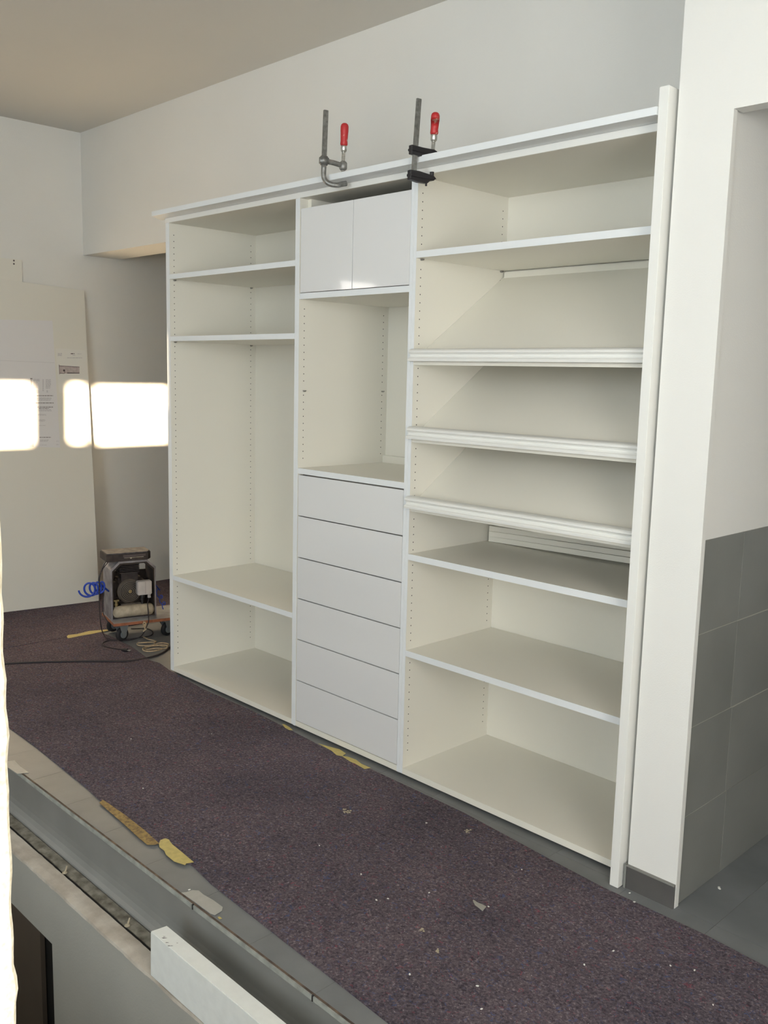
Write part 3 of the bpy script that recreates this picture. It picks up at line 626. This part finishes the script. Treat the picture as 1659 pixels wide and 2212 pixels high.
bm = bmesh.new(); onboard(bm, [Z(-300, 1375), Z(500, 1385), Z(503, 1556), Z(-300, 1556)], 0.0018, 3, 3); finish('grey_print_area', bm, M['greyblock'], ps)
def lines(par, rows, m, nm='printed_text'):
    bm = bmesh.new()
    for x0_, x1_, y0_, y1_, n_ in rows:
        for k in range(n_):
            ya = y0_ + (y1_ - y0_) * k / n_; yb_ = ya + (y1_ - y0_) / n_ * (0.55 if n_ > 1 else 1.0); x = x0_; e = x1_ - random.uniform(0, 0.18) * (x1_ - x0_) * (n_ > 1)
            while x < e:
                w_ = random.uniform(14, 46); xe = min(x + w_, e); sh = (ya - 500) * 0.0
                onboard(bm, [Z(x, ya), Z(xe, ya), Z(xe, yb_), Z(x, yb_)], 0.0019, 1, 1); x = xe + 6
    o = finish(nm, bm, m, par); o['kind'] = 'stuff'; return o
random.seed(11)
lines(ps, [(450, 482, 530, 552, 1), (455, 480, 560, 660, 8), (475, 492, 705, 740, 2), (555, 790, 787, 800, 1), (525, 800, 895, 908, 1), (560, 790, 957, 970, 1), (572, 730, 979, 989, 1), (588, 760, 1409, 1421, 1)], M['ink'])
lines(ps, [(497, 600, 545, 582, 3), (497, 562, 590, 685, 7), (632, 655, 550, 730, 13), (680, 762, 550, 690, 10), (692, 716, 712, 750, 3), (512, 590, 712, 758, 4), (495, 555, 787, 800, 1), (500, 785, 822, 872, 4), (570, 785, 999, 1030, 2), (565, 695, 1068, 1092, 2), (575, 680, 1150, 1182, 3), (580, 685, 1236, 1242, 1), (595, 735, 1452, 1482, 2), (600, 700, 1527, 1532, 1), (838, 880, 1469, 1474, 1), (838, 880, 1520, 1526, 1), (500, 522, 960, 965, 1), (540, 560, 1150, 1156, 1)], M['ink2'])
bm = bmesh.new(); onboard(bm, [Z(-200, 258), Z(560, 290), Z(560, 293), Z(-200, 261)], 0.0019, 2, 1); onboard(bm, [Z(560, 290), Z(810, 300), Z(810, 303), Z(560, 293)], 0.0019, 2, 1); finish('fold_line', bm, M['ink2'], ps)
pp = paper('note_sheet', [(120, 752), (184, 757), (193, 852), (127, 848)], M['paper2'], 'smaller pale sheet with a printed floor plan strip, at the board\'s right edge')
lines(pp, [(1055, 1110, 160, 172, 1)], M['ink3'], 'printed_heading'); lines(pp, [(860, 930, 158, 205, 4), (1155, 1215, 166, 172, 1), (1080, 1130, 184, 197, 2), (1000, 1230, 224, 232, 1)], M['ink2'])
bm = bmesh.new(); onboard(bm, [Z(880, 345), Z(1185, 362), Z(1185, 460), Z(885, 462)], 0.0019, 2, 2); finish('plan_drawing', bm, M['plan'], pp)
bm = bmesh.new()
for q_ in ([(876, 330), (882, 330), (890, 475), (884, 475)], [(880, 342), (1000, 350), (1000, 356), (880, 349)], [(1000, 350), (1185, 362), (1185, 370), (1000, 357)], [(885, 455), (960, 460), (960, 466), (885, 462)], [(1000, 448), (1185, 452), (1185, 462), (1000, 462)], [(940, 402), (970, 402), (970, 430), (940, 430)], [(960, 430), (966, 430), (966, 460), (960, 460)]):
    onboard(bm, [Z(*c) for c in q_], 0.0024, 1, 1)
finish('plan_outline', bm, M['ink3'], pp)
bm = bmesh.new(); s_, t_ = board_at(*Z(1225, 750)); s2, t2 = board_at(*Z(1270, 650)); cyl(bm, bl(s_, t_) + Vector((.004, 0, 0)), bl(s2, t2) + Vector((.004, 0, 0)), 0.004, 0.0015, seg=8)
tag(finish('pencil_stub', bm, M['ink']), 'short grey pencil stuck slantwise near the right edge of the leaning board', 'pencil')
sb = thing('backing_panel', 'pale panel behind the leaning board, its corner with two screw holes showing on top', 'panel', (-2.05, -0.3, 2.0))
box('panel_sheet', (-2.0595, -2.043, -0.62, 0.108, 1.6, 2.395), M['board'], sb)
for v_ in (563, 570):
    p = at(30, v_, 0, -2.043); bm = bmesh.new(); cyl(bm, (-2.0435, p.y, p.z), (-2.0422, p.y, p.z), 0.006, seg=12); finish('screw_hole', bm, M['ink3'], sb)

# ------------------------------------------------------------ compressor on its dolly
U = Vector((0.25, 0.968, 0)).normalized(); V = Vector((-U.y, U.x, 0)); O = Vector((-0.694, 0.026, 0))
def L3(u_, v_, z): return O + U * u_ + V * v_ + Vector((0, 0, z))
def obx(bm, u0, u1, v0, v1, z0, z1):
    v = [bm.verts.new(L3(*p)) for p in ((u0, v0, z0), (u1, v0, z0), (u1, v1, z0), (u0, v1, z0), (u0, v0, z1), (u1, v0, z1), (u1, v1, z1), (u0, v1, z1))]
    for f in ((0, 3, 2, 1), (4, 5, 6, 7), (0, 1, 5, 4), (1, 2, 6, 5), (2, 3, 7, 6), (3, 0, 4, 7)): bm.faces.new([v[i] for i in f])
    bmesh.ops.recalc_face_normals(bm, faces=bm.faces[:])
dl = thing('wheeled_dolly', 'low plywood dolly on castors under the compressor', 'dolly', L3(0.25, 0.2, FZ))
bm = bmesh.new(); obx(bm, 0, 0.47, 0, 0.31, 0.094, 0.112); finish('platform_edge', bm, M['ply'], dl)
bm = bmesh.new(); obx(bm, 0.001, 0.469, 0.001, 0.309, 0.112, 0.1145); finish('laminate_top', bm, M['plytop'], dl)
for cu, cv in ((0.060, 0.045), (0.345, 0.045), (0.055, 0.26), (0.40, 0.26)):
    zc_ = FZ + (CT if cv > 0.2 else 0.0) + 0.0445; c0_ = L3(cu, cv, zc_); wd = (U * 0.55 + V * 0.2 + Vector((0, 0, 0))).normalized(); wd = Vector((0.978, 0.21, 0)).normalized()
    bm = bmesh.new(); obx(bm, cu - 0.03, cu + 0.03, cv - 0.03, cv + 0.03, 0.089, 0.094)
    pp_ = c0_ + Vector((0, 0, 0)); cs = finish('castor', bm, M['wheel'], dl)
    bm = bmesh.new(); lathe(bm, c0_ - wd * 0.014, wd, [(0, 0.030), (0.002, 0.040), (0.006, 0.0435), (0.022, 0.0435), (0.026, 0.040), (0.028, 0.030)], seg=24); finish('tyre', bm, M['rubber'], cs, smooth=True)
    bm = bmesh.new(); lathe(bm, c0_ - wd * 0.019, wd, [(0, 0.010), (0.001, 0.024), (0.037, 0.024), (0.038, 0.010)], seg=20); finish('hub', bm, M['wheel'], cs)
    bm = bmesh.new()
    for k in (-1, 1):
        a_ = c0_ + wd * (k * 0.021); side_ = wd.cross(Vector((0, 0, 1)))
        prism(bm, [a_ + side_ * -0.012 - Vector((0, 0, 0.010)), a_ + side_ * 0.012 - Vector((0, 0, 0.010)), a_ + side_ * 0.034 + Vector((0, 0, 0.089 - zc_)), a_ - side_ * 0.034 + Vector((0, 0, 0.089 - zc_))], None, wd * (0.0025 * k))
    finish('fork', bm, M['wheel'], cs)
cp = thing('air_compressor', 'old grey boxed air compressor on the dolly beside the left cabinet', 'compressor', L3(0.17, 0.25, 0.115))
f0, f1, g0, g1 = 0.006, 0.290, 0.085, 0.275
def octo(u0, u1, z0, z1, cz, cu): return [(u0, z0), (u1, z0), (u1, z1 - cz), (u1 - cu, z1), (u0 + cu, z1), (u0, z1 - cz)]
outer = octo(f0, f1, 0.115, 0.482, 0.050, 0.052); inner = octo(f0 + 0.012, f1 - 0.012, 0.125, 0.468, 0.046, 0.048)
bm = bmesh.new()   # shell: extruded ring of six plates
for i in range(1, 6):
    j = (i + 1) % 6
    a_, b_ = outer[i], outer[j]; c_, d_ = inner[j], inner[i]
    if i in (1,): pass
    prism(bm, [L3(a_[0], g0, a_[1]), L3(b_[0], g0, b_[1]), L3(c_[0], g0, c_[1]), L3(d_[0], g0, d_[1])], None, V * (g1 - g0))
finish('outer_shell', bm, M['shell'], cp)
bm = bmesh.new(); i2 = octo(f0 + 0.010, f1 - 0.010, 0.118, 0.470, 0.047, 0.049)   # dark liner inside the shell
i3 = octo(f0 + 0.016, f1 - 0.016, 0.128, 0.462, 0.047, 0.049)
for i in range(0, 6):
    j = (i + 1) % 6
    prism(bm, [L3(i2[i][0], g0 - 0.002, i2[i][1]), L3(i2[j][0], g0 - 0.002, i2[j][1]), L3(i3[j][0], g0 - 0.002, i3[j][1]), L3(i3[i][0], g0 - 0.002, i3[i][1])], None, V * (g1 - g0 - 0.002))
finish('inner_lining', bm, M['innerdark'], cp)
bm = bmesh.new(); obx(bm, f0 + 0.002, f1 - 0.002, g0, g1, 0.1148, 0.120); finish('base_plate', bm, M['shell'], cp)
# motor with ringed fan guard
mc = L3(0.135, 0.122, 0.278)
bm = bmesh.new(); lathe(bm, mc, V, [(0, 0.055), (0.004, 0.070), (0.012, 0.078), (0.12, 0.078), (0.125, 0.05)], seg=28)
mo = finish('motor', bm, M['motor'], cp, smooth=False)
bm = bmesh.new()
for r_ in (0.012, 0.022, 0.032, 0.042, 0.052, 0.062):
    n_ = 32; P = [mc - V * 0.003 + (U * math.cos(2 * math.pi * i / n_) + Vector((0, 0, 1)) * math.sin(2 * math.pi * i / n_)) * r_ for i in range(n_ + 1)]; tube(bm, P, 0.0021, seg=6, n=0)
finish('fan_guard', bm, M['guard'], mo)
bm = bmesh.new(); lathe(bm, mc - V * 0.0015, V, [(0, 0.066), (0.002, 0.066)], seg=28); finish('fan_recess', bm, M['black'], mo)
bm = bmesh.new(); lathe(bm, mc - V * 0.008, V, [(0, 0.008), (0.002, 0.011), (0.008, 0.011)], seg=16); finish('fan_hub', bm, M['brass'], mo)
# motor housing block, cylinder head above
bm = bmesh.new(); obx(bm, 0.045, 0.24, 0.145, 0.255, 0.20, 0.36); bmesh.ops.bevel(bm, geom=bm.edges[:], offset=0.025, segments=3, affect='EDGES'); finish('crank_case', bm, M['innerdark'], cp)
bm = bmesh.new()
obx(bm, 0.085, 0.19, 0.14, 0.24, 0.34, 0.40)
for k in range(6): obx(bm, 0.075, 0.20, 0.135, 0.245, 0.395 + k * 0.010, 0.400 + k * 0.010)
obx(bm, 0.08, 0.195, 0.14, 0.24, 0.455, 0.467); finish('cylinder_head', bm, M['dusty'], cp)
bm = bmesh.new(); obx(bm, 0.018, 0.28, 0.262, 0.272, 0.12, 0.385); finish('rear_plate', bm, M['innerdark'], cp)
bm = bmesh.new(); obx(bm, 0.075, 0.20, 0.115, 0.22, 0.186, 0.202); finish('motor_foot', bm, M['motor'], cp)
# tank
tc_ = L3(0.146, 0.098, 0.160); bm = bmesh.new(); lathe(bm, tc_ - U * 0.132, U, [(0, 0.010), (0.004, 0.022), (0.014, 0.033), (0.026, 0.037), (0.238, 0.037), (0.250, 0.033), (0.260, 0.022), (0.264, 0.010)], seg=26); finish('air_tank', bm, M['tank'], cp, smooth=True)
bm = bmesh.new()
for k in (0.06, 0.24): obx(bm, k - 0.012, k + 0.012, 0.088, 0.12, 0.12, 0.130)
finish('tank_foot', bm, M['black'], cp)
bm = bmesh.new(); p = L3(0.040, 0.098, 0.190); cyl(bm, p, p + Vector((0, 0, 0.045)), 0.009, seg=12); cyl(bm, p + Vector((0, 0, 0.042)) - U * 0.018, p + Vector((0, 0, 0.042)) + U * 0.018, 0.007, seg=12); cyl(bm, p + Vector((0, 0, 0.015)), p + Vector((0, 0, 0.022)), 0.014, seg=6); finish('brass_valve', bm, M['brass'], cp)
bm = bmesh.new(); p = L3(0.205, 0.100, 0.190); cyl(bm, p, p + Vector((0, 0, 0.09)), 0.008, seg=12); cyl(bm, p + Vector((0, 0, 0.03)), p + Vector((0, 0, 0.045)), 0.014, seg=12); finish('pipe', bm, M['black'], cp)
bm = bmesh.new(); obx(bm, 0.166, 0.256, 0.055, 0.105, 0.262, 0.350); bmesh.ops.bevel(bm, geom=bm.edges[:], offset=0.005, segments=2, affect='EDGES'); sw = finish('switch_box', bm, M['swbox'], cp)
bm = bmesh.new(); obx(bm, 0.213, 0.216, 0.0542, 0.056, 0.268, 0.345); finish('cover_joint', bm, M['ink'], sw)
bm = bmesh.new(); p = L3(0.247, 0.090, 0.235); cyl(bm, p, p + Vector((0, 0, 0.030)), 0.011, 0.009, seg=12); finish('cable_gland', bm, M['swbox'], sw)
bm = bmesh.new(); p = L3(0.205, 0.092, 0.24); cyl(bm, p, p + Vector((0, 0, 0.022)), 0.014, seg=12); finish('pressure_stub', bm, M['black'], sw)
# flat black tool case lying on top
tb = thing('tool_case', 'flat dusty black tool case lying on top of the compressor', 'case', L3(0.14, 0.2, 0.484))
bm = bmesh.new(); prism(bm, [L3(-0.018, 0.080, 0.4835), L3(0.240, 0.080, 0.4835), L3(0.268, 0.12, 0.4835), L3(0.268, 0.25, 0.4835), L3(-0.018, 0.25, 0.4835)], None, (0, 0, 0.046)); finish('case_body', bm, M['dusty'], tb, bevel=0.003)
bm = bmesh.new(); prism(bm, [L3(-0.014, 0.085, 0.5295), L3(0.238, 0.085, 0.5295), L3(0.263, 0.125, 0.5295), L3(0.263, 0.246, 0.5295), L3(-0.014, 0.246, 0.5295)], None, (0, 0, 0.006)); finish('case_lid', bm, M['dustytop'], tb, bevel=0.002)
bm = bmesh.new(); obx(bm, 0.09, 0.212, 0.0788, 0.0805, 0.5035, 0.5055); finish('silver_line', bm, M['zinc'], tb)
bm = bmesh.new(); obx(bm, 0.128, 0.138, 0.0775, 0.0805, 0.498, 0.5035); finish('latch', bm, M['zinc'], tb)
bm = bmesh.new(); obx(bm, 0.085, 0.225, 0.0788, 0.0805, 0.509, 0.523); finish('vent_strip', bm, M['ink3'], tb)

# blue coiled hose
def on_cv(u, v, dv, z_guess=None):
    """sight line of photo point onto the vertical plane through O + V*dv containing U"""
    d = FW + RT * ((u - 829.5) / FPX) - UPV * ((v - 1106) / FPX); n_ = V; q_ = O + V * dv
    return CAM + d * (((q_ - CAM).dot(n_)) / d.dot(n_))
bm = bmesh.new(); pts = []
c_a = on_cv(186, 1275, 0.10); c_b = on_cv(222, 1268, 0.10)
turns = 3.9; NN = 90
for i in range(NN + 1):
    f = i / NN; a_ = 2 * math.pi * turns * f + math.pi; cx_ = c_a.lerp(c_b, f ** 1.0); rr_ = 0.043 - 0.010 * f
    pts.append(cx_ + (Vector((0.47, 0.88, 0)) * math.cos(a_) * (1 - 0.45 * f)) * rr_ + Vector((0, 0, 1)) * math.sin(a_) * rr_)
pts.append(L3(0.004, 0.13, 0.29)); tube(bm, pts, 0.0062, seg=8, n=3)
hz = tag(finish('coiled_air_hose', bm, M['blue'], smooth=True), 'blue coiled air hose hanging from the left side of the compressor', 'hose')
bm = bmesh.new(); pts = [L3(0.292, 0.16, 0.32)]
for i in range(34):
    f = i / 33; a_ = 2 * math.pi * 2.6 * f; q_ = on_cv(340, 1275, 0.16).lerp(on_cv(356, 1312, 0.16), f)
    pts.append(q_ + (U * math.cos(a_) + V * 0.5 * math.sin(a_)) * 0.014 + Vector((0, 0, math.sin(a_) * 0.018)))
tube(bm, pts, 0.0036, seg=7, n=3)
tag(finish('coiled_air_hose', bm, M['blue'], smooth=True), 'short blue hose curl at the right side of the compressor', 'hose')
# cords
def R2(a, b_): return (120 + a / 5.53, 1150 + b_ / 5.53)
def floorpt(a, b_, z=FZ + CT + 0.004): u_, v_ = R2(a, b_); p = at(u_, v_, 2, z); return p
def cvp(a, b_, dv): return on_cv(*R2(a, b_), dv)
bm = bmesh.new()
tube(bm, [cvp(632, 300, 0.10), cvp(575, 400, 0.09), cvp(530, 520, 0.085), cvp(522, 700, 0.08), cvp(525, 900, 0.07), cvp(540, 1100, 0.05), floorpt(575, 1220, 0.01), floorpt(640, 1275), floorpt(760, 1285, FZ + 0.004), floorpt(980, 1262, FZ + 0.004), floorpt(1130, 1235, FZ + 0.004), floorpt(1160, 1190, FZ + 0.004), floorpt(1090, 1150, FZ + 0.004), floorpt(900, 1150, FZ + 0.004)], 0.0032, seg=7)
tag(finish('power_cord', bm, M['cord'], smooth=True), 'black cord hanging from the tool case down the compressor\'s left side', 'cord')
bm = bmesh.new()
tube(bm, [cvp(660, 318, 0.10), cvp(600, 390, 0.10), cvp(555, 450, 0.105), cvp(515, 560, 0.10), cvp(540, 660, 0.10), cvp(578, 720, 0.105), cvp(560, 860, 0.10), cvp(575, 980, 0.09), cvp(630, 1080, 0.06)], 0.0030, seg=7)
tag(finish('power_cord', bm, M['cord'], smooth=True), 'second black cord looping beside the blue hose on the compressor', 'cord')
bm = bmesh.new()
tube(bm, [L3(0.247, 0.090, 0.237), cvp(1100, 850, 0.07), cvp(1108, 960, 0.045), cvp(1112, 1060, -0.012), cvp(1085, 1130, -0.03), floorpt(1060, 1190, 0.02), floorpt(1000, 1255, FZ + 0.004), floorpt(860, 1290, FZ + 0.004), floorpt(640, 1292), floorpt(560, 1330), floorpt(600, 1365), floorpt(720, 1390), floorpt(790, 1400)], 0.0034, seg=7)
cc = tag(finish('power_cord', bm, M['cord'], smooth=True), 'black mains cord running from the switch box to a plug on the felt', 'cord')
a_ = floorpt(785, 1400, FZ + CT + 0.010); b_ = floorpt(862, 1408, FZ + CT + 0.010); bm = bmesh.new(); lathe(bm, a_, b_ - a_, [(0, 0.005), (0.010, 0.008), ((b_ - a_).length * 0.6, 0.0105), ((b_ - a_).length, 0.0105)], seg=12); finish('plug', bm, M['black'], cc)
bm = bmesh.new()
for k in (-1, 1):
    d_ = (b_ - a_).normalized(); s_d = d_.cross(Vector((0, 0, 1))) * 0.005 * k; cyl(bm, b_ + s_d, b_ + s_d + d_ * 0.016, 0.002, seg=8)
finish('plug_prong', bm, M['zinc'], cc)
bm = bmesh.new()
tube(bm, [(lambda p: Vector((p.x, p.y, p.z)))(at(u_, v_, 2, FZ + CT + 0.005)) for u_, v_ in ((-10, 1436), (20, 1433), (60, 1431), (120, 1429), (200, 1428), (270, 1428))] + [at(u_, v_, 2, FZ + 0.006) for u_, v_ in ((310, 1423), (345, 1413), (366, 1399), (380, 1380))], 0.0055, seg=8)
tag(finish('floor_cable', bm, M['cord'], smooth=True), 'thick dark cable lying straight across the felt from the left margin', 'cable')
# rope
bm = bmesh.new(); random.seed(5); pts = []
for a, b__ in ((1190, 1310), (1080, 1315), (980, 1325), (1000, 1350), (1150, 1355), (1300, 1345), (1330, 1370), (1250, 1400), (1150, 1420), (1060, 1415), (1045, 1385), (1120, 1365), (1240, 1345), (1330, 1352), (1320, 1385), (1200, 1385), (1090, 1400), (1070, 1370), (1180, 1340), (1260, 1320), (1350, 1335), (1300, 1360), (1180, 1330), (1200, 1300), (1120, 1280), (1040, 1245)):
    pts.append(floorpt(a, b__, FZ + random.uniform(0.004, 0.014)))
tube(bm, pts, 0.0040, seg=7, n=5)
tag(finish('rope_coil', bm, M['rope'], smooth=True), 'loose coil of thin beige rope on the bare floor by the left cabinet', 'rope')
bm = bmesh.new(); tube(bm, [cvp(1050, 1065, -0.008), cvp(1080, 1090, -0.010), cvp(1050, 1120, -0.011), cvp(1082, 1150, -0.011), cvp(1045, 1185, -0.012)], 0.0042, seg=7)
tube(bm, [cvp(1075, 1065, -0.010), cvp(1045, 1095, -0.010), cvp(1080, 1125, -0.011), cvp(1060, 1160, -0.011)], 0.0036, seg=7)
tag(finish('rope_knot', bm, M['rope'], smooth=True), 'short knotted beige rope hanging over the dolly\'s front edge', 'rope')
